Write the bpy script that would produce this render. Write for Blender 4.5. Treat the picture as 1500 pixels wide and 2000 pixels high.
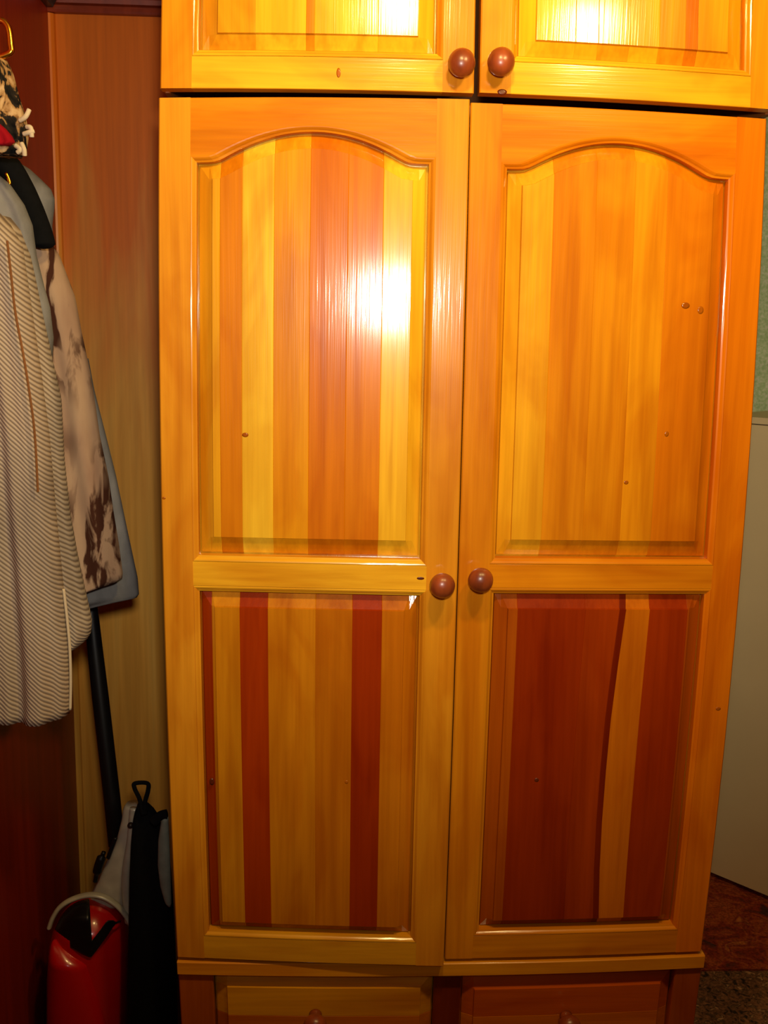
import bpy, math, random
from mathutils import Vector
random.seed(4)
for o in list(bpy.data.objects): bpy.data.objects.remove(o)
SC = bpy.context.scene; COL = SC.collection

# ------------------------------------------------------------------ camera
S, H, F = 1.45, 1.36, 1944.4          # metres from wardrobe front, eye height, focal length (px of a 2000 px high frame)
PITCH, YAW, ROLL = 0.170874, 0.049569, 0.017873
EYE = Vector((0, -S, H))
fw = Vector((math.sin(YAW)*math.cos(PITCH), math.cos(YAW)*math.cos(PITCH), -math.sin(PITCH)))
rt0 = Vector((math.cos(YAW), -math.sin(YAW), 0)); up0 = rt0.cross(fw)
rt = rt0*math.cos(ROLL) + up0*math.sin(ROLL); up = up0*math.cos(ROLL) - rt0*math.sin(ROLL)
cam = bpy.data.objects.new('camera', bpy.data.cameras.new('camera')); COL.objects.link(cam)
from mathutils import Matrix
m = Matrix((( rt.x, up.x, -fw.x, EYE.x), (rt.y, up.y, -fw.y, EYE.y), (rt.z, up.z, -fw.z, EYE.z), (0, 0, 0, 1)))
cam.matrix_world = m
cam.data.sensor_fit = 'VERTICAL'; cam.data.sensor_height = 36; cam.data.lens = 35.0; cam.data.clip_start = 0.02
SC.camera = cam
def at(px, py, Y):
    d = fw*F + rt*(px-750) - up*(py-1000)
    return EYE + d*((Y+S)/d.y)

# ------------------------------------------------------------------ light
w = bpy.data.worlds.new('room_air'); SC.world = w; w.use_nodes = True
w.node_tree.nodes['Background'].inputs[0].default_value = (1, .85, .65, 1)
w.node_tree.nodes['Background'].inputs[1].default_value = 0.006
def lamp(name, loc, watts, radius, colour):
    d = bpy.data.lights.new(name, 'POINT'); d.energy = watts; d.shadow_soft_size = radius; d.color = colour
    o = bpy.data.objects.new(name, d); COL.objects.link(o); o.location = loc
lamp('ceiling_bulb', (.120, -.7, 2.017), 17.5, .045, (1, .7, .26))
lamp('ceiling_bulb', (.505, -.7, 1.995), 17.5, .045, (1, .7, .26))
fl = bpy.data.lights.new('camera_flash', 'SPOT'); fl.energy = 53; fl.shadow_soft_size = .045; fl.color = (1, .92, .79); fl.spot_size = math.radians(92); fl.spot_blend = 1
fo = bpy.data.objects.new('camera_flash', fl); COL.objects.link(fo); fo.location = (.025, -1.46, 1.475)
fo.rotation_euler = (Vector((.06, 0, 1.55)) - fo.location).to_track_quat('-Z', 'Y').to_euler()
vs = SC.view_settings
SC.display_settings.display_device = 'sRGB'
vs.view_transform = 'Standard'; vs.look = 'None'; vs.gamma = 1; vs.exposure = 0.0; vs.use_curve_mapping = False

# ------------------------------------------------------------------ materials
def sr(r, g, b):
    return tuple((c/255/12.92 if c/255 <= .04045 else ((c/255+.055)/1.055)**2.4) for c in (r, g, b)) + (1,)
class NT:
    def __init__(s, name, rough=.5, spec=.5, coat=0, coat_rough=.1):
        s.m = bpy.data.materials.new(name); s.m.use_nodes = True; s.t = s.m.node_tree
        s.b = s.t.nodes['Principled BSDF']
        s.b.inputs['Roughness'].default_value = rough; s.b.inputs['Specular IOR Level'].default_value = spec
        s.b.inputs['Coat Weight'].default_value = coat; s.b.inputs['Coat Roughness'].default_value = coat_rough
    def n(s, typ, **kw):
        nd = s.t.nodes.new(typ)
        for k, v in kw.items():
            if k.startswith('i_'):
                key = k[2:].replace('_', ' '); nd.inputs[int(key) if key.isdigit() else key].default_value = v
            else: setattr(nd, k, v)
        return nd
    def l(s, a, ao, b, bi): s.t.links.new(a.outputs[ao], b.inputs[bi])
    def coords(s, scale, rnd=True):
        tc = s.n('ShaderNodeTexCoord'); mp = s.n('ShaderNodeMapping'); mp.inputs['Scale'].default_value = scale
        if rnd:
            oi = s.n('ShaderNodeObjectInfo'); ml = s.n('ShaderNodeMath', operation='MULTIPLY', i_1=37.0); ad = s.n('ShaderNodeVectorMath', operation='ADD')
            s.l(oi, 'Random', ml, 0); s.l(tc, 'Object', ad, 0); s.l(ml, 0, ad, 1); s.l(ad, 0, mp, 'Vector')
        else: s.l(tc, 'Object', mp, 'Vector')
        return mp
    def noise(s, scale, detail=3, rnd=True, dist=0):
        mp = s.coords(scale, rnd); nz = s.n('ShaderNodeTexNoise', i_Scale=1.0, i_Detail=detail, i_Distortion=dist); s.l(mp, 0, nz, 'Vector'); return nz
    def ramp(s, src, out, stops, interp='LINEAR'):
        r = s.n('ShaderNodeValToRGB'); r.color_ramp.interpolation = interp
        while len(r.color_ramp.elements) < len(stops): r.color_ramp.elements.new(.5)
        for e, (p, c) in zip(r.color_ramp.elements, stops): e.position = p; e.color = c if len(c) == 4 else tuple(c)+(1,)
        s.l(src, out, r, 0); return r
    def mix(s, a, b, fac=1.0, mode='MULTIPLY'):
        mx = s.n('ShaderNodeMix', data_type='RGBA', blend_type=mode)
        if isinstance(fac, (int, float)): mx.inputs[0].default_value = fac
        else: s.l(fac[0], fac[1], mx, 0)
        for k, v in ((6, a), (7, b)):
            if isinstance(v, tuple) and len(v) == 4: mx.inputs[k].default_value = v
            else: s.t.links.new(v[0].outputs[v[1]], mx.inputs[k])
        return mx
    def col(s, nd, out=0): s.l(nd, out, s.b, 'Base Color')
    def bump(s, nd, out, strength, dist=.001):
        b = s.n('ShaderNodeBump', i_Strength=strength, i_Distance=dist); s.l(nd, out, b, 'Height'); s.l(b, 0, s.b, 'Normal')

def pine(name, vertical=True, rough=.3):
    q = NT(name, rough, .12, .9, .12)
    v = (lambda a, b: (a, a, b)) if vertical else (lambda a, b: (b, a, a))
    oi = q.n('ShaderNodeObjectInfo')
    fine = q.noise(v(170, 5), 4); broad = q.noise(v(26, 1.6), 3, True, .8)
    r1 = q.ramp(fine, 'Fac', [(.25, (.86, .8, .74)), (.7, (1.05, 1.05, 1.05))])
    r2 = q.ramp(broad, 'Fac', [(.3, (.8, .68, .5)), (.5, (1, 1, 1)), (.75, (1.1, 1.12, 1.15))])
    a = q.mix((oi, 'Color'), (r1, 0), .8); b = q.mix((a, 2), (r2, 0), .85)
    blot = q.noise(v(9, 3.2), 3, True, 1.2); r3 = q.ramp(blot, 'Fac', [(.36, (.86, .72, .5)), (.5, (1, 1, 1)), (.68, (1.06, 1.1, 1.1))])
    c = q.mix((b, 2), (r3, 0), .75); q.col(c, 2)
    bn = q.noise(v(420, 7), 2); q.bump(bn, 'Fac', .22, .0006)
    b2 = q.n('ShaderNodeBump', i_Strength=.3, i_Distance=.0004); q.l(bn, 'Fac', b2, 'Height'); q.l(b2, 0, q.b, 'Coat Normal')
    return q.m
PV, PH = pine('pine_upright_grain'), pine('pine_level_grain', False)
def plain(name, c, rough=.5, spec=.5, metal=0, var=.15, scale=60):
    q = NT(name, rough, spec); q.b.inputs['Metallic'].default_value = metal
    nz = q.noise((scale,)*3, 3); r = q.ramp(nz, 'Fac', [(.3, tuple(x*(1-var) for x in c[:3])), (.7, tuple(x*(1+var) for x in c[:3]))]); q.col(r)
    return q.m
def knobwood():
    q = NT('stained_knob_wood', .34, .5, .3, .25); nz = q.noise((60, 60, 14), 3)
    r = q.ramp(nz, 'Fac', [(.3, sr(120, 52, 20)), (.7, sr(160, 74, 30))]); q.col(r); return q.m
M_KNOB = knobwood()
M_CARC = NT('pine_carcass', .45).m; M_CARC.node_tree.nodes['Principled BSDF'].inputs['Base Color'].default_value = sr(150, 84, 28)
M_KNOT = plain('dark_knot', sr(96, 36, 10), .3)
def veneer():
    q = NT('wall_veneer', .42, .35)
    a = q.noise((9, 9, 1.1), 4, False, 1.2); b = q.noise((120, 120, 4), 3, False)
    r = q.ramp(a, 'Fac', [(.3, sr(214, 140, 44)), (.5, sr(232, 166, 66)), (.7, sr(238, 186, 90))])
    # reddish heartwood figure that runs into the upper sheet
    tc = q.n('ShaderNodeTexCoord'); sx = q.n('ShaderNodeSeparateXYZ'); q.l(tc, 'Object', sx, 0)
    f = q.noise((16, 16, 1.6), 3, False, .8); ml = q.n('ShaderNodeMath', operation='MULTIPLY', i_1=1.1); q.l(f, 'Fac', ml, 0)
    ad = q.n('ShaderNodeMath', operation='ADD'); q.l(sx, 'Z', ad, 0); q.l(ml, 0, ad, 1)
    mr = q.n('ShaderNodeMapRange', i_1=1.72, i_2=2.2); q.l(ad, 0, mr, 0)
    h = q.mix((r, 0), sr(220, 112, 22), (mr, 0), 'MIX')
    r2 = q.ramp(b, 'Fac', [(.3, (.82, .8, .76)), (.7, (1.05, 1.05, 1.05))]); x = q.mix((h, 2), (r2, 0), .8); q.col(x, 2)
    q.bump(b, 'Fac', .1, .0005); return q.m
M_VEN = veneer()
def redwood(name, c1, c2):
    q = NT(name, .38, .4); a = q.noise((40, 40, 1.5), 4, False, .6)
    r = q.ramp(a, 'Fac', [(.3, c1), (.7, c2)]); q.col(r); return q.m
M_RED = redwood('red_stained_boarding', sr(128, 26, 6), sr(152, 38, 10))
M_TRIM = redwood('brown_moulding', sr(120, 40, 14), sr(146, 54, 20))
M_DARK = redwood('dark_moulding', sr(34, 22, 14), sr(48, 30, 18))
def wallpaper():
    q = NT('green_wallpaper', .5, .4); a = q.noise((160,)*3, 4, False); b = q.noise((14,)*3, 3, False)
    r = q.ramp(a, 'Fac', [(.35, sr(192, 222, 164)), (.55, sr(222, 242, 196)), (.7, sr(244, 250, 226))])
    r2 = q.ramp(b, 'Fac', [(.35, (.82, .85, .8)), (.65, (1, 1, 1))]); x = q.mix((r, 0), (r2, 0), .8); q.col(x, 2); q.bump(a, 'Fac', .3, .001); return q.m
M_PAPER = wallpaper()
M_PLASTER = plain('brown_boarding', sr(92, 62, 40), .7, .3, 0, .05, 8)
M_CEIL = plain('ceiling_paint', sr(120, 104, 84), .8, .2, 0, .04, 6)
M_FLOOR = redwood('floor_boards', sr(70, 38, 20), sr(92, 52, 28))
def carpet(name, stops, scale, fine):
    q = NT(name, .95, .1); a = q.noise((scale,)*3, 4, False, .8); b = q.noise((fine,)*3, 2, False)
    r = q.ramp(a, 'Fac', stops); r2 = q.ramp(b, 'Fac', [(.3, (.45, .42, .4)), (.7, (1.35, 1.3, 1.2))]); x = q.mix((r, 0), (r2, 0), .8); q.col(x, 2)
    q.bump(b, 'Fac', .8, .004); return q.m
M_RUG1 = carpet('red_brown_pile', [(.32, sr(90, 56, 50)), (.43, sr(152, 60, 40)), (.52, sr(182, 92, 48)), (.6, sr(142, 54, 44)), (.68, sr(200, 116, 62))], 16, 190)
M_RUG2 = carpet('speckled_pile', [(.36, sr(56, 48, 40)), (.5, sr(150, 106, 82)), (.6, sr(84, 66, 54)), (.7, sr(206, 160, 126))], 60, 130)
M_CAB = plain('beige_laminate', sr(242, 218, 172), .42, .4, 0, .03, 6)
M_BLACK = plain('black_plastic', sr(13, 13, 14), .38, .4, 0, .2, 40)
M_BLACKF = plain('black_fabric', sr(9, 9, 10), .9, .15, 0, .25, 120)
M_SILVER = plain('silver_plastic', sr(186, 178, 158), .35, .5, .15, .12, 40)
M_REDP = NT('glossy_red_plastic', .28, .5, .5, .12).m; M_REDP.node_tree.nodes['Principled BSDF'].inputs['Base Color'].default_value = sr(190, 10, 8)
M_BRASS = NT('brass', .22).m
_b = M_BRASS.node_tree.nodes['Principled BSDF']; _b.inputs['Metallic'].default_value = 1; _b.inputs['Base Color'].default_value = sr(236, 170, 50)
def corduroy():
    q = NT('cream_corduroy', .9, .15)
    tc = q.n('ShaderNodeTexCoord'); wob = q.noise((5, 5, 5), 2, False)
    dt = q.n('ShaderNodeVectorMath', operation='DOT_PRODUCT'); dt.inputs[1].default_value = (.75*1450, 0, .66*1450)
    q.l(tc, 'Object', dt, 0)
    ml = q.n('ShaderNodeMath', operation='MULTIPLY', i_1=22.0); q.l(wob, 'Fac', ml, 0)
    ad = q.n('ShaderNodeMath', operation='ADD'); q.l(dt, 'Value', ad, 0); q.l(ml, 0, ad, 1)
    sn = q.n('ShaderNodeMath', operation='SINE'); q.l(ad, 0, sn, 0)
    mr = q.n('ShaderNodeMapRange', i_1=-1.0, i_2=1.0); q.l(sn, 0, mr, 0)
    r = q.ramp(mr, 0, [(.08, sr(124, 108, 92)), (.4, sr(166, 149, 129)), (1, sr(188, 171, 149))])
    pat = q.noise((11, 11, 5), 3, False); r2 = q.ramp(pat, 'Fac', [(.36, (.74, .74, .76)), (.5, (1, 1, 1)), (.7, (1.02, .98, .94))])
    x = q.mix((r, 0), (r2, 0), .9); q.col(x, 2); q.bump(mr, 0, .5, .0015); return q.m
M_CORD = corduroy()
def cloth(name, c, var=.15, scale=30):
    q = NT(name, .92, .15); a = q.noise((scale, scale, scale*.5), 4, False); b = q.noise((700,)*3, 1, False)
    r = q.ramp(a, 'Fac', [(.3, tuple(x*(1-var) for x in c[:3])), (.7, tuple(x*(1+var) for x in c[:3]))]); q.col(r); q.bump(b, 'Fac', .4, .0008); return q.m
M_GREY = cloth('blue_grey_cloth', sr(116, 114, 112), .42, 22)  # darker streaks put the shade of fold wrinkles into the colour
M_PALE = cloth('pale_hem_cloth', sr(206, 188, 156), .06)
M_SEAM = cloth('brown_stitching', sr(128, 84, 46), .1)
M_REDCL = cloth('red_cloth', sr(150, 10, 24), .2)
def printed():
    q = NT('beige_printed_cloth', .9, .15)
    a = q.noise((44, 20, 12), 5, False, .6); b = q.noise((9, 5, 5), 2, False)
    r = q.ramp(a, 'Fac', [(.47, (0, 0, 0)), (.54, (1, 1, 1))]); r3 = q.ramp(b, 'Fac', [(.36, (0, 0, 0)), (.48, (1, 1, 1))])
    k = q.mix((r, 0), (r3, 0), 1.0); c = q.noise((30, 30, 10), 3, False)
    base = q.ramp(c, 'Fac', [(.3, sr(158, 126, 104)), (.7, sr(180, 150, 122))])
    x = q.mix((base, 0), sr(66, 36, 24), (k, 2), 'MIX'); q.col(x, 2); return q.m
M_PRINT = printed()
def leopard():
    q = NT('spotted_cloth', .9, .15); a = q.noise((70, 70, 45), 4, False, 1.0)
    r = q.ramp(a, 'Fac', [(.38, sr(16, 15, 13)), (.5, sr(40, 34, 28)), (.54, sr(150, 112, 68)), (.66, sr(196, 164, 120))]); q.col(r); return q.m
M_LEO = leopard()

# ------------------------------------------------------------------ mesh helpers
def make(name, vs_, fs, mat, parent=None, colour=None, smooth=False, stuff=False):
    org = parent['_org'] if parent is not None and '_org' in parent else (0, 0, 0)
    me = bpy.data.meshes.new(name)
    me.from_pydata([(v[0]-org[0], v[1]-org[1], v[2]-org[2]) for v in vs_], [], fs); me.validate()
    me.materials.append(mat)
    import bmesh
    bm = bmesh.new(); bm.from_mesh(me); bmesh.ops.remove_doubles(bm, verts=bm.verts, dist=1e-6); bmesh.ops.recalc_face_normals(bm, faces=bm.faces); bm.to_mesh(me); bm.free()
    if smooth:
        for p in me.polygons: p.use_smooth = True
    o = bpy.data.objects.new(name, me); COL.objects.link(o)
    if parent is not None:
        o.parent = parent; o['_org'] = org
    if colour: o.color = colour
    if stuff: o['kind'] = 'stuff'
    return o
def tag(o, label, cat, group=None):
    o['label'] = label; o['category'] = cat
    if group: o['group'] = group
    return o
def empty(name, loc, label, cat, group=None):
    o = bpy.data.objects.new(name, None); COL.objects.link(o); o.location = loc; o['_org'] = tuple(loc); o.empty_display_size = .05
    return tag(o, label, cat, group)
def struct(name, vs_, fs, mat, parent=None):
    o = make(name, vs_, fs, mat, parent); o['kind'] = 'structure'; return o
def boxvf(x0, x1, y0, y1, z0, z1):
    v = [(x0, y0, z0), (x1, y0, z0), (x1, y1, z0), (x0, y1, z0), (x0, y0, z1), (x1, y0, z1), (x1, y1, z1), (x0, y1, z1)]
    return v, [(0, 3, 2, 1), (4, 5, 6, 7), (0, 1, 5, 4), (1, 2, 6, 5), (2, 3, 7, 6), (3, 0, 4, 7)]
class MB:
    def __init__(s): s.v = []; s.f = []
    def grid(s, P, closed=False):
        b = len(s.v); n = len(P); k = len(P[0])
        for row in P: s.v += row
        for i in range(n-1):
            for j in range(k if closed else k-1):
                j2 = (j+1) % k
                s.f.append((b+i*k+j, b+i*k+j2, b+(i+1)*k+j2, b+(i+1)*k+j))
        return b
    def cap(s, b, n): s.f.append(tuple(range(b, b+n)))
    def add(s, vf):
        b = len(s.v); s.v += vf[0]; s.f += [tuple(i+b for i in f) for f in vf[1]]
def tube(pts, rad, n=10, squash=None):
    q = MB(); P = []; pts = [Vector(p) for p in pts]
    rads = rad if isinstance(rad, (list, tuple)) else [rad]*len(pts)
    for i, p in enumerate(pts):
        t = (pts[min(i+1, len(pts)-1)] - pts[max(i-1, 0)]).normalized()
        a = t.cross(Vector((0, 1, 0)));  a = a.normalized() if a.length > .05 else t.cross(Vector((1, 0, 0))).normalized()
        b = t.cross(a)
        P.append([tuple(p + a*rads[i]*math.cos(2*math.pi*k/n) + b*rads[i]*(squash or 1)*math.sin(2*math.pi*k/n)) for k in range(n)])
    b = q.grid(P, True); q.cap(b, n); q.cap(b+(len(P)-1)*n, n)
    return q.v, q.f
def smooth_pts(pts, n=8):
    pts = [Vector(p) for p in pts]; out = []
    for i in range(len(pts)-1):
        p0, p1, p2, p3 = pts[max(i-1, 0)], pts[i], pts[i+1], pts[min(i+2, len(pts)-1)]
        for k in range(n):
            t = k/n; out.append(.5*((2*p1)+(p2-p0)*t+(2*p0-5*p1+4*p2-p3)*t*t+(3*p1-p0-3*p2+p3)*t**3))
    out.append(pts[-1]); return out
def interp(rows, py):
    for a, b in zip(rows, rows[1:]):
        if a[0] <= py <= b[0]:
            t = (py-a[0])/(b[0]-a[0]); return [x+(y-x)*t for x, y in zip(a, b)]
    return list(rows[-1] if py > rows[-1][0] else rows[0])
def loft(rows, Y, depth, n=24, seg=30, power=2.0):
    """closed body whose rows are (height, left, right) sightings at distance Y; depth is its front-to-back half size in metres"""
    q = MB(); P = []
    for i in range(seg+1):
        py = rows[0][0] + (rows[-1][0]-rows[0][0])*i/seg
        _, l, r = interp(rows, py)[:3]
        A, B = at(l, py, Y), at(r, py, Y); c = (A+B)/2; hw = (B.x-A.x)/2
        d = min(depth, max(hw*1.1, .002)); ring = []
        for k in range(n):
            a = 2*math.pi*k/n; ca, sa = math.cos(a), math.sin(a)
            ring.append((c.x+hw*math.copysign(abs(ca)**(2/power), ca), Y+d*math.copysign(abs(sa)**(2/power), sa), c.z+(B.z-A.z)/2*ca))
        P.append(ring)
    b = q.grid(P, True); q.cap(b, n); q.cap(b+seg*n, n)
    return q.v, q.f

# ------------------------------------------------------------------ room
XL, YB, YF, ZC, XR = -.54, .56, -2.4, 2.5, 1.9
floor = struct('floor', *boxvf(XL-.1, XR+.1, YF-.1, 1.3, -.1, 0), M_FLOOR)
struct('ceiling', *boxvf(XL-.1, XR+.1, YF-.1, 1.3, ZC, ZC+.1), M_CEIL)
wl = struct('wall_left', *boxvf(XL-.1, XL, YF, YB+.1, 0, ZC), M_RED)
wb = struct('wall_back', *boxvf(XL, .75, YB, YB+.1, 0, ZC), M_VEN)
struct('wall_recess_side', *boxvf(.65, .75, YB+.1, 1.16, 0, ZC), M_PAPER)
struct('wall_recess', *boxvf(.65, XR, 1.16, 1.26, 0, ZC), M_PAPER)
struct('wall_right', *boxvf(XR, XR+.1, YF, 1.26, 0, ZC), M_PLASTER)
struct('wall_front', *boxvf(XL, XR, YF-.1, YF, 0, ZC), M_PLASTER)
# moulding along the top of the veneer wall: bottom edge and its grooves, then the dark one along the left wall
q = MB(); z0 = at(200, 30, YB).z
prof = [(YB, z0), (YB-.012, z0), (YB-.014, z0+.004), (YB-.014, z0+.009), (YB-.006, z0+.011), (YB-.006, z0+.014), (YB-.014, z0+.016), (YB-.016, z0+.024), (YB-.007, z0+.026), (YB-.007, z0+.03), (YB-.018, z0+.033), (YB-.018, z0+.075), (YB, z0+.08)]
q.grid([[(x, y, z) for (y, z) in prof] for x in (XL, -.2, .74)]); q.f.append(tuple(range(len(prof)))); q.f.append(tuple(range(len(prof)*2, len(prof)*3)))
struct('trim_1', q.v, q.f, M_TRIM)
q = MB(); prof = [(XL, z0+.006), (XL+.012, z0+.006), (XL+.02, z0+.02), (XL+.022, z0+.06), (XL+.014, z0+.085), (XL, z0+.09)]
q.grid([[(x, y, z) for (x, z) in prof] for y in (YB-.019, 0, -1.2)]); q.f.append(tuple(range(6))); q.f.append(tuple(range(12, 18)))
struct('trim_2', q.v, q.f, M_DARK)

q = MB(); prof = [(XL, YB), (XL, YB-.011), (XL+.004, YB-.010), (XL+.009, YB-.006), (XL+.011, YB)]
q.grid([[(x, y, z) for x, y in prof] for z in (0, 1, z0-.001)]); q.f += [tuple(range(5)), tuple(range(10, 15))]
struct('trim_3', q.v, q.f, M_VEN)
# ------------------------------------------------------------------ wardrobe: plan in door units, then a slight bow fitted to the lens's barrel distortion
KX = [0.016, 0.001, 0.0049, 0.0006, -0.0002, -0.004, -0.0513, -0.144, -0.0213, 0.0298, 0.0006, -0.0006, -0.1396, -0.0221, 0.0005]
KZ = [-0.0055, -0.0115, -0.0756, -0.1479, -0.0214, 0.002, 0.0253, 0.0002, -0.0004, -0.0235, -0.1438, -0.0225, 0.0006, 0.0006, -0.0005]
EX = [(i, j) for i in range(5) for j in range(5-i)]
def bow(x, z):
    z = max(z, -.80) if z < -.80 else min(z, .36)
    dx = sum(k*x**i*z**j for k, (i, j) in zip(KX, EX)); dz = sum(k*x**i*z**j for k, (i, j) in zip(KZ, EX)); return dx, dz
def W(x, y, z):
    dx, dz = bow(x, z); return (S*(x+dx), y, H+S*(z+dz))
AJAR = [0.0]                               # slope of a door standing slightly open, hinged at its left edge
def emit(name, q, mat, parent, colour=None, smooth=False):
    return make(name, [W(v[0], v[1]-AJAR[0]*S*(v[0]+.1934), v[2]) for v in q.v], q.f, mat, parent, colour, smooth)
def lin(a, b, n): return [a+(b-a)*i/n for i in range(n+1)]
def prism_up(q, prof, z0, z1, n=10):      # prof: (x, y)
    b = q.grid([[(x, y, z) for x, y in prof] for z in lin(z0, z1, n)], True); k = len(prof); q.cap(b, k); q.cap(b+n*k, k)
def prism_across(q, prof, x0, x1, n=5):   # prof: (y, z)
    b = q.grid([[(x, y, z) for y, z in prof] for x in lin(x0, x1, n)], True); k = len(prof); q.cap(b, k); q.cap(b+n*k, k)
def bbox(q, x0, x1, y0, y1, z0, z1, nx=1, nz=1, c=.0012):
    if nz >= nx: prism_up(q, [(x0, y1), (x0, y0+c*1.4), (x0+c, y0), (x1-c, y0), (x1, y0+c*1.4), (x1, y1)], z0, z1, nz)
    else: prism_across(q, [(y1, z0), (y0+c*1.4, z0), (y0, z0+c), (y0, z1-c), (y0+c*1.4, z1), (y1, z1)], x0, x1, nx)
MW = .0066
MOULD = [(0, .0180), (.0005, .0046), (.0022, .0036), (.0034, .0016), (.0046, .0002), (.0058, -.0002), (MW, .0004)]
def mould_up(q, xe, sgn, z0, z1, n=8):     # strip beside an opening edge xe; sgn = side on which the frame lies
    P = []
    for t, y in MOULD: P.append([(xe+sgn*t, y, z) for z in [z0-t+(z1-z0+2*t)*i/n for i in range(n+1)]])
    q.grid(P)
def mould_across(q, ze, sgn, x0, x1, n=8):
    q.grid([[(x, y, ze+sgn*t) for x in [x0-t+(x1-x0+2*t)*i/n for i in range(n+1)]] for t, y in MOULD])
PINE = lambda r, g, b: (lambda c: (c[0], c[1]*1.03, c[2]*.28, 1))(sr(r, g, b))
C_STILE, C_RAIL = PINE(222, 148, 62), PINE(214, 138, 46)
FIELD_Y = .0014
def prof_y(d):                             # slot beside the frame, shallow bevel, small step up to the field
    if d <= .06: return .0192
    if d < .12: return .0192-(d-.06)/.06*.0044
    return .0148-(d-.12)/.88*.0096 if d <= 1.0005 else FIELD_Y
def panel(door, xl, xr, zb, top, bs, bb, bt, edges, cols, mat=PV, sway=None):
    """raised and fielded panel glued up from staves; top is a function of x"""
    e = 1.045
    for xa, xb, c in zip(edges, edges[1:], cols):
        xs = {round(xa, 5), round(xb, 5), round(xa+.0005, 5), round(xb-.0005, 5)}
        for br in (xl, xl+bs*.06, xl+bs*.12, xl+bs, xl+bs*e, xr-bs*e, xr-bs, xr-bs*.12, xr-bs*.06, xr):
            if xa+.0006 < br < xb-.0006: xs.add(round(br, 5))
        k = max(1, int((xb-xa)/.008))
        for i in range(1, k):
            x = xa+(xb-xa)*i/k
            if min(abs(x-y) for y in xs) > .0015: xs.add(round(x, 5))
        xs = sorted(xs); P = []
        for x in xs:
            T = top(x); sl = math.sqrt(1+((top(min(x+.001, xr))-top(max(x-.001, xl)))/.002)**2)*bt
            dx = min((x-xl)/bs, (xr-x)/bs)
            zs = [zb, zb+bb*.06, zb+bb*.12, zb+bb, zb+bb*e] + lin(zb+bb*e, T-sl*e, 6)[1:-1] + [T-sl*e, T-sl, T-sl*.12, T-sl*.06, T]
            col = []
            for z in zs:
                d = max(0, min(dx, (z-zb)/bb, (T-z)/sl)); y = prof_y(round(d, 4)); sh = sway(x, z) if sway else 0
                if x in (xs[0], xs[-1]): y += .0004
                col.append((x+sh, y, z))
            P.append(col)
        q = MB(); b = len(q.v); n, k = len(P), len(P[0])
        for r in P: q.v += r
        for i in range(n-1):
            for j in range(k-1):
                a0, a1, b0, b1 = i*k+j, i*k+j+1, (i+1)*k+j, (i+1)*k+j+1
                left = (P[i][0][0]-xl) < (xr-P[i][0][0]); low = j < k/2
                if left == low: q.f += [(a0, b0, b1), (a0, b1, a1)]
                else: q.f += [(a0, b0, a1), (b0, b1, a1)]
        border = [i*k for i in range(n)] + [(n-1)*k+j for j in range(1, k)] + [i*k+k-1 for i in range(n-2, -1, -1)] + [j for j in range(k-2, 0, -1)]
        bb0 = len(q.v); q.v += [(q.v[i][0], .0195, q.v[i][2]) for i in border]
        L = len(border)
        for i in range(L): q.f.append((border[i], border[(i+1) % L], bb0+(i+1) % L, bb0+i))
        q.f.append(tuple(range(bb0, bb0+L)))
        emit('stave', q, mat, door, c)
def knob(door, x, z, colour=None, r=.0188):
    X, _, Z = W(x, 0, z); prof = [(.0001, 0), (.0105, 0), (.0095, -.004), (.008, -.009), (.0082, -.012), (.0135, -.0155), (.0172, -.02), (r, -.026), (.0176, -.0325), (.0145, -.0375), (.009, -.041), (.004, -.0424), (.0001, -.0426)]
    q = MB(); n = 28
    y0 = -AJAR[0]*S*(x+.1934)
    b = q.grid([[(X+rr*math.cos(2*math.pi*k/n), y+y0, Z+rr*math.sin(2*math.pi*k/n)) for k in range(n)] for rr, y in prof], True)
    return make('knob', q.v, q.f, M_KNOB, door, smooth=True)
def knot(door, x, z, rx, rz, y=FIELD_Y, mat=None):
    n = 14; q = MB()
    q.grid([[(x+rx*f*math.cos(2*math.pi*k/n), yy, z+rz*f*math.sin(2*math.pi*k/n)) for k in range(n)] for f, yy in ((1, y+.001), (.97, y-.00008), (.5, y-.0001), (.02, y-.0001))], True)
    return emit('knot', q, mat or PV, door, P(176, 92, 20), True)

wardrobe = empty('wardrobe', (W(.11, 0, 0)[0], .28, 0), 'tall varnished pine wardrobe with two arched panel doors above a pair of drawers', 'wardrobe')
top_box = empty('cupboard', (W(.118, 0, 0)[0], .28, W(.11, 0, .2435)[2]), 'pine top cupboard with two knobbed doors resting on the wardrobe', 'cupboard')

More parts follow.
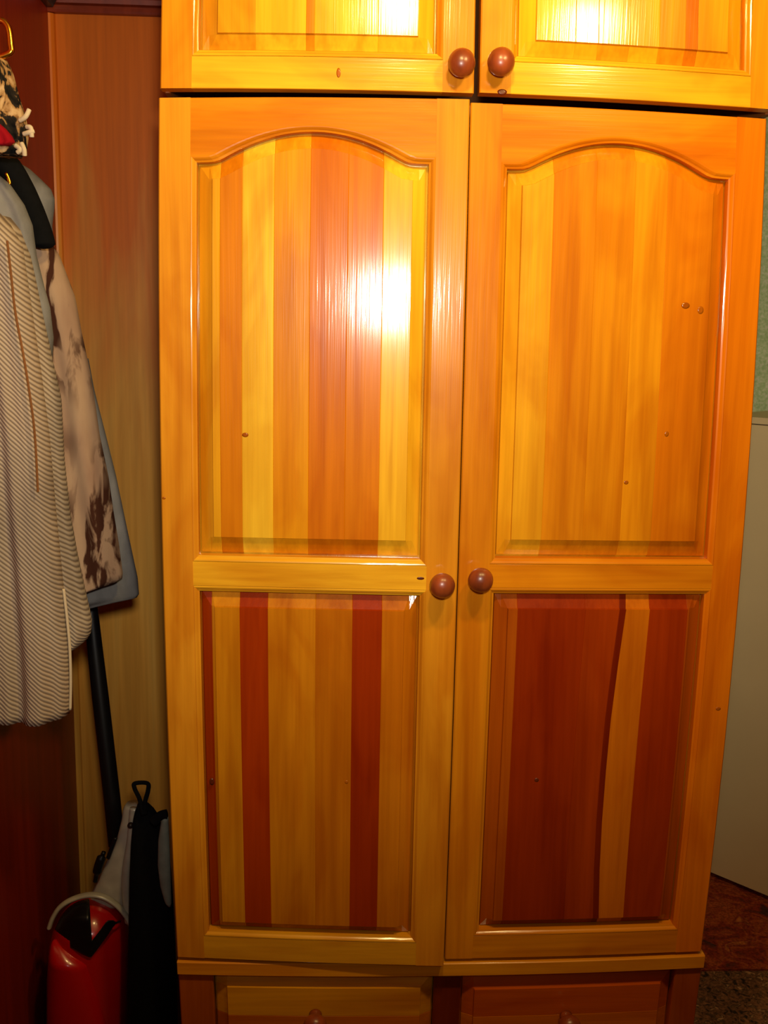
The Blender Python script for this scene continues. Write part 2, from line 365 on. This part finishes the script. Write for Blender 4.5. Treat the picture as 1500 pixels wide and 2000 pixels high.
def arch(cx, zs, h, hw):
    def f(x):
        u = (x-cx)/hw; v = 1-u*u; v = .5*(v+math.sqrt(v*v+.012))
        return zs + h*(v-.003)
    return f
def big_door(cx, edges1, cols1, edges2, cols2, xk, zk, dz=0, sway=None, rails=(C_RAIL,)*3, stiles=(C_STILE,)*2):
    XO, XF, XP = .1512, .1196, .113
    ztop, zbot = .2398, -.6858+dz
    A = arch(cx, .1765, .0300, .0925)
    z1b, z2t, z2b = -.2145, -.2532, -.648
    q = MB(); bbox(q, cx-XF-.004, cx+XF+.004, .0198, .0216, zbot+.01, ztop-.01, 1, 10)
    door = emit('door', q, PV, wardrobe, C_STILE)
    for s, c in zip((-1, 1), stiles):
        q = MB(); xo, xf, xp = cx+s*XO, cx+s*XF, cx+s*XP
        prof = [(xo, .022), (xo, .0018), (xo-s*.0012, 0), (xf, 0), (xf, .022)]
        prism_up(q, prof, zbot, ztop, 14)
        zs = A(xp)
        mould_up(q, xp, s, z1b, zs); mould_up(q, xp, s, z2b, z2t)
        emit('stile', q, PV, door, c)
    # arched top rail
    q = MB(); xs = lin(cx-XF, cx+XF, 40)
    low = lambda x: A(max(cx-XP, min(cx+XP, x)))
    nrm = lambda x: math.sqrt(1+((low(x+.0008)-low(x-.0008))/.0016)**2)
    q.grid([[(x, .0004, low(x)+MW*nrm(x)) for x in xs], [(x, .0004, (low(x)+MW+ztop)/2) for x in xs], [(x, .0004, ztop-.001) for x in xs], [(x, .002, ztop) for x in xs], [(x, .022, ztop) for x in xs]])
    q.grid([[(cx+(x-cx)/XF*(XP+t), y, low(cx+(x-cx)/XF*XP)+t*nrm(cx+(x-cx)/XF*XP)) for x in xs] for t, y in MOULD])
    emit('rail', q, PH, door, rails[0])
    for za, zb_, c, up_, dn in ((z1b-MW, z2t+MW, rails[1], z1b, z2t), (z2b-MW, zbot, rails[2], z2b, None)):
        q = MB(); bbox(q, cx-XF, cx+XF, .0004, .022, zb_, za, 6, 1, .0004)
        mould_across(q, up_, -1, cx-XP, cx+XP)
        if dn is not None: mould_across(q, dn, 1, cx-XP, cx+XP)
        emit('rail', q, PH, door, c)
    panel(door, cx-XP, cx+XP, z1b, A, .0148, .0185, .0155, edges1, cols1)
    panel(door, cx-XP, cx+XP, z2b, lambda x: z2t, .0148, .012, .0155, edges2, cols2, PV, sway)
    knob(door, xk, zk)
    return door
cL, cR = -.0422, .2630
P = PINE
AJAR[0] = .044
left_door = big_door(cL, [cL-.113, -.1324, -.1103, -.079, -.0436, -.0067, .0277, cL+.113],
    [P(226, 158, 54), P(212, 124, 28), P(250, 200, 100), P(230, 150, 40), P(214, 118, 26), P(218, 124, 28), P(246, 184, 74)],
    [cL-.113, -.1437, -.1142, -.0849, -.0355, .0025, .033, cL+.113],
    [P(160, 52, 12), P(212, 138, 44), P(168, 56, 12), P(208, 128, 38), P(200, 116, 32), P(160, 50, 12), P(206, 120, 34)],
    .0919, -.2367, .0018, rails=(P(226, 140, 44), P(246, 180, 74), P(228, 160, 58)), stiles=(P(228, 150, 66), P(224, 144, 56)))
AJAR[0] = 0
right_door = big_door(cR, [cR-.113, .1967, .2401, .2795, .3129, cR+.113],
    [P(236, 166, 58), P(220, 134, 34), P(224, 140, 34), P(232, 150, 38), P(216, 122, 24)],
    [cR-.113, .1754, .2449, .2752, .2815, .3139, .3587, cR+.113],
    [P(176, 82, 22), P(150, 46, 10), P(164, 58, 14), P(122, 32, 8), P(204, 108, 26), P(158, 50, 10), P(172, 76, 20)],
    .1323, -.2337, .0013, lambda x, z: max(0, 1-abs(x-.280)/.05)*(.011*max(0, (z+.43)/.17)**1.4 + .006*max(0, (-.52-z)/.12)**1.5), rails=(P(232, 132, 26), P(226, 136, 34), P(222, 138, 36)), stiles=(P(222, 136, 42), P(224, 120, 22)))
AJAR[0] = .044
knot(left_door, -.107, -.0905, .0034, .0024); knot(left_door, -.1475, -.466, .0028, .004, .0065, M_KNOT); knot(left_door, .0715, -.234, .004, .0016, .0004, M_KNOT)
knot(left_door, -.002, -.46, .002, .002); knot(left_door, -.1905, -.156, .002, .0014, 0)
AJAR[0] = 0
knot(right_door, .205, -.462, .0026, .0024, FIELD_Y, M_KNOT)
for x, z, rx, rz, y in ((.336, .048, .0046, .0034, FIELD_Y), (.352, .044, .0034, .0042, FIELD_Y), (.323, -.083, .0024, .0030, FIELD_Y), (.283, -.134, .0026, .0022, FIELD_Y), (.402, -.381, .003, .0022, 0)): knot(right_door, x, z, rx, rz, y)

# carcass, base strip, base stiles, drawers
XA, XB = -.1925, .4165
def part(name, boxes, mat, parent, colour=None):
    q = MB()
    for b in boxes: bbox(q, *b)
    return emit(name, q, mat, parent, colour)
ZF = -H/S + .0001
def zf(x):                                 # plan height that lands on the floor after the bow
    return ZF - bow(x, -.9)[1]
part('side_panel', [(XA, XA+.012, .0225, .52, zf(XA)+.0005, .2415, 1, 14)], M_CARC, wardrobe)
part('side_panel', [(XB-.012, XB, .0225, .52, zf(XB)+.0005, .2415, 1, 14)], M_CARC, wardrobe)
part('top_board', [(XA+.012, XB-.012, .0225, .52, .2285, .2415, 8, 1)], M_CARC, wardrobe)
part('back_board', [(XA+.012, XB-.012, .512, .52, -.90, .228, 1, 14)], M_CARC, wardrobe)
part('divider', [(.1065, .1140, .026, .50, -.685, .228, 1, 14)], M_CARC, wardrobe)
part('base_rail', [(-.1935, .4185, -.003, .05, -.7070, -.6893, 12, 1)], PH, wardrobe, P(228, 150, 44))
part('base_stile', [(-.1935, -.1535, .003, .05, -.90, -.7072, 1, 6)], PV, wardrobe, P(170, 80, 28))
part('base_stile', [(.1010, .1330, .010, .05, -.90, -.7072, 1, 6)], PV, wardrobe, P(120, 42, 14))
part('base_stile', [(.3860, .4185, .003, .05, -.90, -.7072, 1, 6)], PV, wardrobe, P(164, 74, 22))
part('plinth', [(-.1935, .4185, .03, .05, zf(.1)+.002, -.8998, 8, 1)], PH, wardrobe, P(150, 70, 24))
def drawer(x0, x1, zt, zb_, cols, kx, kz):
    q = MB(); bbox(q, x0+.002, x1-.002, .0230, .40, zb_+.002, zt-.002, 1, 4)
    d = emit('drawer', q, PH, wardrobe, cols[0])
    bs = .0145; h = zt-zb_
    edges = [x0, x1]
    # fielded front of boards lying across: three level staves
    zz = [zb_, zb_+h*.34, zb_+h*.68, zt]
    xs = sorted(set([x0, x0+bs*.06, x0+bs*.12, x0+bs, x0+bs*1.045] + lin(x0+.03, x1-.03, 6) + [x1-bs*1.045, x1-bs, x1-bs*.12, x1-bs*.06, x1]))
    for a, b, c in zip(zz, zz[1:], cols):
        zs = {a, b, a+.0005, b-.0005}
        for br in (zb_+bs, zb_+bs*1.045, zt-bs, zt-bs*1.045, zt-bs*.12, zt-bs*.06):
            if a < br < b: zs.add(br)
        zs = sorted(zs); q = MB()
        Pq = [[(x, .004+prof_y(round(max(0, min((x-x0)/bs, (x1-x)/bs, (z-zb_)/bs, (zt-z)/bs)), 4))*.9+(.0004 if z in (zs[0], zs[-1]) else 0), z) for z in zs] for x in xs]
        n, k = len(Pq), len(zs); q.grid(Pq)
        border = [i*k for i in range(n)] + [(n-1)*k+j for j in range(1, k)] + [i*k+k-1 for i in range(n-2, -1, -1)] + [j for j in range(k-2, 0, -1)]
        b0 = len(q.v); q.v += [(q.v[i][0], .0225, q.v[i][2]) for i in border]; L = len(border)
        for i in range(L): q.f.append((border[i], border[(i+1) % L], b0+(i+1) % L, b0+i))
        q.f.append(tuple(range(b0, b0+L)))
        emit('stave', q, PH, d, c)
    knob(d, kx, kz)
drawer(-.1530, .1005, -.7115, -.88, (P(214, 130, 36), P(196, 104, 30), P(222, 150, 40)), -.0361, -.7602)
drawer(.1335, .3855, -.7150, -.88, (P(214, 120, 28), P(208, 110, 24), P(192, 84, 18)), .2580, -.7669)

# top cupboard
def small_door(cx, zbot, edges, cols, kx, kz, sc, rc):
    XO, XF, XP = .1534, .1225, .116
    ztop = .60; z1, z2 = zbot+.0385, ztop-.0385
    q = MB(); bbox(q, cx-XF-.004, cx+XF+.004, .0198, .0216, zbot+.01, ztop-.01, 1, 6)
    d = emit('door', q, PV, top_box, C_STILE)
    for s in (-1, 1):
        q = MB(); xo, xf, xp = cx+s*XO, cx+s*XF, cx+s*XP
        prism_up(q, [(xo, .022), (xo, .0018), (xo-s*.0012, 0), (xf, 0), (xf, .022)], zbot, ztop, 8); mould_up(q, xp, s, z1, z2)
        emit('stile', q, PV, d, sc)
    for za, zb_, s, e in ((zbot, z1-MW, -1, z1), (z2+MW, ztop, 1, z2)):
        q = MB(); bbox(q, cx-XF, cx+XF, .0004, .022, za, zb_, 6, 1, .0006); mould_across(q, e, s, cx-XP, cx+XP); emit('rail', q, PH, d, rc)
    panel(d, cx-XP, cx+XP, z1, lambda x: z2, .0175, .0155, .0155, edges, cols)
    knob(d, kx, kz); return d
uL, uR = -.0388, .2736
ul = small_door(uL, .2492, [uL-.116, -.1, -.0505, -.0420, .02, uL+.116], [P(226, 158, 50), P(244, 182, 66), P(214, 134, 36), P(246, 184, 66), P(240, 176, 60)], .0998, .2733, P(232, 150, 52), P(246, 182, 70))
ur = small_door(uR, .2500, [uR-.116, .2150, .2380, .2700, .3000, .3270, .3400, uR+.116], [P(246, 180, 60), P(236, 162, 46), P(228, 150, 40), P(236, 164, 46), P(228, 146, 36), P(204, 112, 24), P(230, 148, 36)], .1380, .2757, P(228, 146, 40), P(244, 172, 54))
knot(ur, .1425, .2515, .005, .0028, 0, M_KNOT); knot(ul, -.018, .2655, .0022, .005, .0004)
part('base_board', [(-.1900, .4270, .060, .52, .2432, .2484, 8, 1)], M_CARC, top_box)
part('side_panel', [(-.1905, -.1850, .0225, .52, .2486, .61, 1, 6)], M_CARC, top_box)
part('side_panel', [(.4200, .4265, .0225, .52, .2486, .61, 1, 6)], M_CARC, top_box)
part('top_board', [(-.1960, .4310, .001, .52, .612, .625, 8, 1)], M_CARC, top_box)
part('back_board', [(-.1850, .4200, .512, .52, .2486, .61, 1, 6)], M_CARC, top_box)

# ------------------------------------------------------------------ right: cabinet at an angle, carpets
a = Vector((.975, .878, 0)); t = Vector((.103, -.115, 0)).normalized(); nrm_ = Vector((-t.y, t.x, 0))
o = a - t*.07
cab = empty('cabinet', tuple(o+t*.25+nrm_*.13), 'plain beige cabinet standing askew on the carpet right of the wardrobe', 'cabinet')
def obox(l0, l1, d0, d1, z0, z1, c=.003):
    q = MB(); base = [(l0, d0+c), (l0+c, d0), (l1-c, d0), (l1, d0+c), (l1, d1), (l0, d1)]
    Pq = [[tuple(o+t*l+nrm_*d+Vector((0, 0, z))) for l, d in base] for z in (z0, z1)]
    b = q.grid(Pq, True); q.cap(b, 6); q.cap(b+6, 6); return q.v, q.f
make('plinth', *obox(.02, .48, .03, .255, .0085, .022), M_BLACK, cab)
make('body', *obox(0, .5, .02, .265, .022, 1.18), M_CAB, cab)
make('door', *obox(0, .5, 0, .0185, .024, 1.178), M_CAB, cab)
make('top_board', *obox(-.002, .502, -.002, .268, 1.181, 1.196), M_CAB, cab)
c0 = W(.43, 0, 0)[0]
def slab(name, x0, x1, y0, y1, z1, mat, label):
    q = MB(); xs = lin(x0, x1, 12); ys = lin(y0, y1, 10)
    q.grid([[(x, y, z1+random.uniform(-.0006, .0006)) for y in ys] for x in xs]); v, f = boxvf(x0, x1, y0, y1, .0005, z1-.001); q.add((v, f))
    return tag(make(name, q.v, q.f, mat), label, 'carpet')
slab('carpet', .645, 1.7, .500, 1.14, .008, M_RUG1, 'reddish brown patterned carpet in the recess under the beige cabinet')
slab('rug', .645, 1.7, -1.2, .487, .013, M_RUG2, 'dark speckled rug on the floor in front of the reddish carpet')

# ------------------------------------------------------------------ left: hung clothes
def drape(rows, Y, th, folds, n=46, seg=70, seed=1, hem=0.0, power=2.6, lean=None):
    rnd = random.Random(seed); ph = [rnd.uniform(0, 6.28) for _ in range(6)]
    q = MB(); Fr = []
    for i in range(seg+1):
        py = rows[0][0]+(rows[-1][0]-rows[0][0])*i/seg; r = interp(rows, py); l, rr = r[1], r[2]; v = i/seg
        Yc = Y + (lean*v if lean else 0)
        A, B = at(l, py, Yc), at(rr, py, Yc); A.x = max(A.x, XL+.008)
        front, back = [], []
        for j in range(n+1):
            s = j/n; p = A.lerp(B, s)
            pr = th*(max(0, 1-abs(2*s-1)**power))**.6
            fo = sum(am*math.sin(fr*s*6.28+ph[k]+dr*v) for k, (am, fr, dr) in enumerate(folds))*min(1, 6*(1-abs(2*s-1)))*(.35+.65*v)
            z = p.z + hem*math.sin(9*s+ph[4])*v**6
            front.append((p.x, Yc-pr-fo, z)); back.append((p.x, Yc+pr*.8-fo*.6, z))
        Fr.append(front+back[::-1][1:-1])
    b = q.grid(Fr, True); k = len(Fr[0]); q.cap(b, k); q.cap(b+seg*k, k)
    return q.v, q.f
def root_at(name, px, py, Y, label, cat):
    p = at(px, py, Y); return empty(name, tuple(p), label, cat)
# cream corduroy jacket, nearest
J = root_at('jacket', -40, 1400, -.06, 'cream corduroy jacket with grey collar, hung nearest on the left wall', 'jacket')
body = [(395, -150, -20), (440, -150, 22), (480, -150, 44), (600, -150, 62), (720, -150, 80), (850, -150, 97), (1000, -150, 110), (1130, -150, 123), (1260, -150, 135), (1330, -150, 138), (1375, -150, 138), (1394, -150, 136)]
make('body', *drape(body, -.06, .045, [(.006, 2.2, 1.5), (.004, 4.1, -2), (.002, 7, 1)], seed=3, hem=.001), M_CORD, J, smooth=True)
sleeve = [(425, -30, 20), (450, -10, 40), (500, 0, 58), (580, 5, 76), (700, 15, 101), (780, 25, 119), (900, 40, 125), (1000, 50, 136), (1080, 60, 150), (1150, 75, 165), (1210, 90, 179), (1235, 100, 178), (1252, 108, 168), (1268, 118, 145), (1273, 122, 136)]
make('sleeve', *drape(sleeve, .0, .042, [(.004, 1.6, 2), (.0025, 3.3, -2)], seed=8), M_CORD, J, smooth=True)
make('seam', *tube(smooth_pts([at(x, y, -.113+.01) for x, y in ((14, 470), (22, 540), (30, 610), (45, 690), (58, 770), (68, 850), (74, 960))]), .0016, 6), M_SEAM, J)
make('hem', *tube(smooth_pts([at(x, y, -.064) for x, y in ((124, 1150), (131, 1210), (136, 1265), (138, 1330), (137, 1386))]), .0022, 6), M_PALE, J, smooth=True)
collar = [(340, -150, -4), (360, -150, 20), (400, -150, 48), (440, -150, 64), (500, -120, 72), (560, -60, 87), (600, 20, 98), (660, 60, 104), (730, 70, 98)]
make('collar', *drape(collar, .022, .026, [(.007, 1.7, 3), (.004, 4, -4)], seed=12), M_GREY, J, smooth=True)
# beige printed coat behind
K = root_at('coat', -20, 1180, .16, 'beige coat with brown print and grey lining, hung behind the cream jacket', 'coat')
coat = [(478, -60, 103), (500, -60, 117), (580, -60, 147), (650, -60, 160), (720, -60, 175), (800, -60, 188), (850, -60, 195), (930, -60, 212), (1000, -50, 222), (1060, -40, 232), (1120, -20, 240), (1135, 0, 238), (1150, 60, 188), (1158, 90, 168)]
make('body', *drape(coat, .14, .035, [(.005, 2.1, 2), (.003, 4.4, -2)], seed=21), M_PRINT, K, smooth=True)
lining = [(700, -40, 173), (760, -40, 184), (850, -40, 207), (930, -40, 227), (1040, -40, 250), (1128, -40, 269), (1166, -40, 272), (1172, -20, 245), (1184, 60, 190), (1188, 100, 172)]
make('lining', *drape(lining, .185, .026, [(.004, 2.5, 1)], seed=30), M_GREY, K, smooth=True)
hood = [(318, -30, 38), (330, -30, 58), (350, -30, 80), (370, -20, 100), (390, -10, 107), (410, 0, 106), (440, 20, 102), (480, 50, 104), (540, 60, 128), (560, 70, 132)]
make('hood', *drape(hood, .185, .03, [(.005, 1.5, 2)], seed=40), M_GREY, K, smooth=True)
# black hanger across the coat's shoulder
hg = root_at('coat_hanger', 60, 420, .085, 'broad black curved coat hanger between cream jacket and beige coat', 'hanger')
pts = smooth_pts([at(x, y, .083) for x, y in ((-70, 296), (-45, 294), (-20, 302), (15, 325), (40, 365), (60, 408), (76, 450), (83, 474), (84, 486))])
rads = [.011+.0075*min(1, i/20) for i in range(len(pts))]; rads[-1] = .002; rads[-2] = .007; rads[-3] = .010; rads[-4] = .0125; rads[-5] = .0145; rads[-6] = .016
make('shoulder_bar', *tube(pts, rads, 14, .8), M_BLACKF, hg, smooth=True)
hookp = [at(-60, 288, .083)]; p = hookp[0]
hk = smooth_pts([p, p+Vector((0, 0, .05)), p+Vector((.012, 0, .075)), p+Vector((0, 0, .092)), p+Vector((-.014, 0, .08))])
make('hook', *tube(hk, .002, 8), M_SILVER, hg, smooth=True)
# small brass clip glinting between hanger and jacket
make('brass_clip', *tube(smooth_pts([at(x, y, .070) for x, y in ((12, 338), (18, 352), (19, 362), (15, 346))], 4), .0028, 8), M_BRASS, hg, smooth=True)
# brass wall hook
bh = root_at('coat_hook', -100, 70, -.03, 'polished brass coat hook on the red wall at the top left', 'hook')
wx = XL; z_ = at(-60, 78, -.03).z
make('wall_plate', *boxvf(wx, wx+.005, -.05, -.01, z_-.05, z_+.05), M_BRASS, bh)
make('arm', *tube(smooth_pts([Vector((wx+.003, -.03, z_+.02))] + [at(x, y, -.03) for x, y in ((-60, 52), (-20, 42), (2, 40), (14, 50), (19, 66), (21, 86), (22, 100), (12, 107), (-4, 112), (-22, 117))]), .0042, 12), M_BRASS, bh, smooth=True)
# spotted scarf
sc_ = root_at('scarf', 10, 240, -.02, 'black and tan spotted scarf with fringe hanging from brass hook', 'scarf')
scarf = [(119, -60, 14), (130, -60, 20), (150, -70, 28), (190, -80, 38), (220, -80, 48), (245, -80, 54), (270, -70, 56), (296, -40, 52), (304, -20, 44)]
make('cloth', *drape(scarf, -.02, .028, [(.005, 2.3, 3), (.003, 5, -4)], seed=50, n=36, seg=40), M_LEO, sc_, smooth=True)
for (x0, y0, x1, y1, x2, y2) in ((38, 236, 50, 228, 57, 214), (46, 262, 58, 258, 66, 256), (30, 284, 40, 292, 34, 298), (42, 280, 47, 292, 48, 304), (52, 248, 60, 250, 62, 268)):
    make('tassel', *tube(smooth_pts([at(x0, y0, -.045), at(x1, y1, -.048), at(x2, y2, -.046)], 5), .0032, 8), M_PALE, sc_, smooth=True)
make('lining', *drape([(240, -40, -2), (252, -40, 12), (266, -36, 24), (278, -30, 30), (284, -20, 22)], -.052, .012, [(.003, 2, 1)], n=20, seg=14, seed=60), M_REDCL, sc_, smooth=True)

# ------------------------------------------------------------------ left: vacuum cleaner and black bag
V = root_at('vacuum_cleaner', 170, 2105, .2, 'red and black vacuum cleaner with silver neck beside the wardrobe', 'vacuum cleaner')
V.location.z = 0; V['_org'] = tuple(V.location)
YV = .2
shell = [(1757, 166, 186), (1762, 150, 203), (1772, 133, 220), (1790, 117, 235), (1812, 106, 244), (1840, 99, 249), (1900, 95, 251), (2000, 94, 250), (2107, 97, 246)]
def shell_patch(rows, Y, depth, grow, keep, n=96, seg=120):
    v, f = loft(rows, Y, depth, n, seg); c = [sum(p[0] for p in v)/len(v), Y]
    out = MB(); out.v = [(c[0]+(x-c[0])*1.0 + (0), Y+(y-Y)*grow, z) for x, y, z in v]
    return out
vb, fb = loft(shell, YV, .062, 40, 50, 2.3)
make('body', vb, fb, M_REDP, V, smooth=True)
# dark window wrapped over the dome, pointed at its lower edge
def to_px(p):
    d = Vector(p)-EYE; k = d.dot(fw); return 750+F*d.dot(rt)/k, 1000-F*d.dot(up)/k
q = MB(); rows_n, cols_n = 26, 26
zV = [(100, 1832), (118, 1841), (140, 1853), (160, 1864), (177, 1871), (192, 1852), (208, 1830), (224, 1806), (238, 1800)]
def dome_front(px, py):                      # front of the shell at a sighting
    _, l, r = interp(shell, py); s = max(-1, min(1, (px-(l+r)/2)/((r-l)/2)))
    hw = (at(r, py, YV).x-at(l, py, YV).x)/2; d = min(.062, hw*1.1)
    y = YV-d*(max(0, 1-abs(s)**2.3))**(1/2.3)-.0035
    return tuple(at(px, py, y))
Pq = []
for i in range(cols_n+1):
    px = 101+(236-101)*i/cols_n
    lo = next((a_[1]+(b_[1]-a_[1])*(px-a_[0])/(b_[0]-a_[0]) for a_, b_ in zip(zV, zV[1:]) if a_[0] <= px <= b_[0]), 1800)
    hi = 1757
    while hi < lo-1:
        _, l, r = interp(shell, hi)
        if l+1 <= px <= r-1: break
        hi += .5
    if px > 178: hi = max(hi, lo-(30 if px < 224 else 3)-max(0, 0))
    if px > 178: hi = max(hi, 1800-(px-178)*.02)
    Pq.append([dome_front(px, hi+(lo-hi)*j/rows_n) for j in range(rows_n+1)])
q.grid(Pq); k = rows_n+1
n0 = len(q.v); q.grid([[(x, y+.003, z) for x, y, z in r] for r in Pq])
for i in range(cols_n): q.f += [(i*k, (i+1)*k, n0+(i+1)*k, n0+i*k), (i*k+k-1, (i+1)*k+k-1, n0+(i+1)*k+k-1, n0+i*k+k-1)]
make('window', q.v, q.f, M_BLACK, V, smooth=True)
lobe = [(1836, 104, 109), (1840, 101, 120), (1850, 98, 140), (1862, 97, 160), (1873, 96, 177), (1900, 95, 186), (1930, 94, 195), (1965, 93, 204), (2000, 93, 212), (2060, 94, 218), (2107, 97, 220)]
make('front_cover', *loft(lobe, YV-.045, .034, 36, 50, 2.2), M_REDP, V, smooth=True)
make('rim', *tube(smooth_pts([at(x, y, YV-.02) for x, y in ((96, 1812), (103, 1793), (117, 1772), (140, 1757), (172, 1748), (200, 1751), (225, 1765), (244, 1785), (256, 1806))]), .0042, 10, 1.8), M_SILVER, V, smooth=True)
neck = [(1570, 246, 280), (1577, 241, 283), (1600, 238, 279), (1640, 228, 270), (1690, 205, 260), (1720, 192, 257), (1745, 178, 254), (1765, 172, 254), (1800, 240, 258)]
make('neck', *loft(neck[:-1], YV+.01, .016, 24, 40, 2.6), M_SILVER, V, smooth=True)
make('grip', *tube(smooth_pts([at(x, y, YV-.012) for x, y in ((262, 1578), (256, 1640), (247, 1700), (246, 1750), (252, 1802))]), [.0075]*33, 10, .8), M_SILVER, V, smooth=True)
make('slot', *tube(smooth_pts([at(x, y, YV-.008) for x, y in ((226, 1636), (217, 1660), (211, 1676))]), .0036, 8), M_BLACK, V, smooth=True)
make('latch', *tube(smooth_pts([at(x, y, YV-.008) for x, y in ((203, 1664), (193, 1690), (186, 1722))]), [.004]*4+[.008]*8+[.004]*5, 10), M_BLACK, V, smooth=True)
make('button', *tube([at(255, 1612, YV-.021), at(255, 1612, YV-.0235)], .0055, 12), M_DARK, V, smooth=True)
make('wand', *tube([at(x, y, Y) for x, y, Y in ((228, 1650, .225), (219, 1560, .235), (196, 1360, .255), (187, 1280, .265), (176, 1180, .275), (160, 1040, .29))], [.0145, .0145, .0145, .0135, .0125, .0115], 18), M_BLACK, V, smooth=True)
B = root_at('bag', 300, 2000, .12, 'black upright bag with loop handle squeezed between vacuum cleaner and wardrobe', 'bag')
B.location.z = 0; B['_org'] = tuple(B.location)
bag = [(1572, 268, 290), (1590, 262, 305), (1640, 258, 322), (1700, 256, 332), (1800, 254, 338), (1900, 252, 342), (2000, 252, 345), (2120, 254, 345), (2178, 256, 345)]
make('body', *loft(bag, .15, .05, 28, 50, 3.2), M_BLACKF, B, smooth=True)
make('handle', *tube(smooth_pts([at(x, y, .12) for x, y in ((279, 1592), (273, 1562), (263, 1540), (264, 1530), (288, 1530), (289, 1545), (283, 1568), (284, 1590))], 6), .0038, 8, .8), M_BLACKF, B, smooth=True)
make('side_panel', *loft([(1596, 316, 329), (1640, 309, 331), (1690, 308, 333), (1730, 313, 334), (1762, 322, 335), (1770, 328, 334)], .085, .008, 18, 26), plain('grey_mesh', sr(120, 126, 112), .7), B, smooth=True)
make('flap', *tube(smooth_pts([at(x, y, .085) for x, y in ((300, 1606), (312, 1594), (326, 1590))], 5), .008, 10), M_BLACKF, B, smooth=True)
for ob in bpy.data.objects:
    if '_org' in ob: del ob['_org']
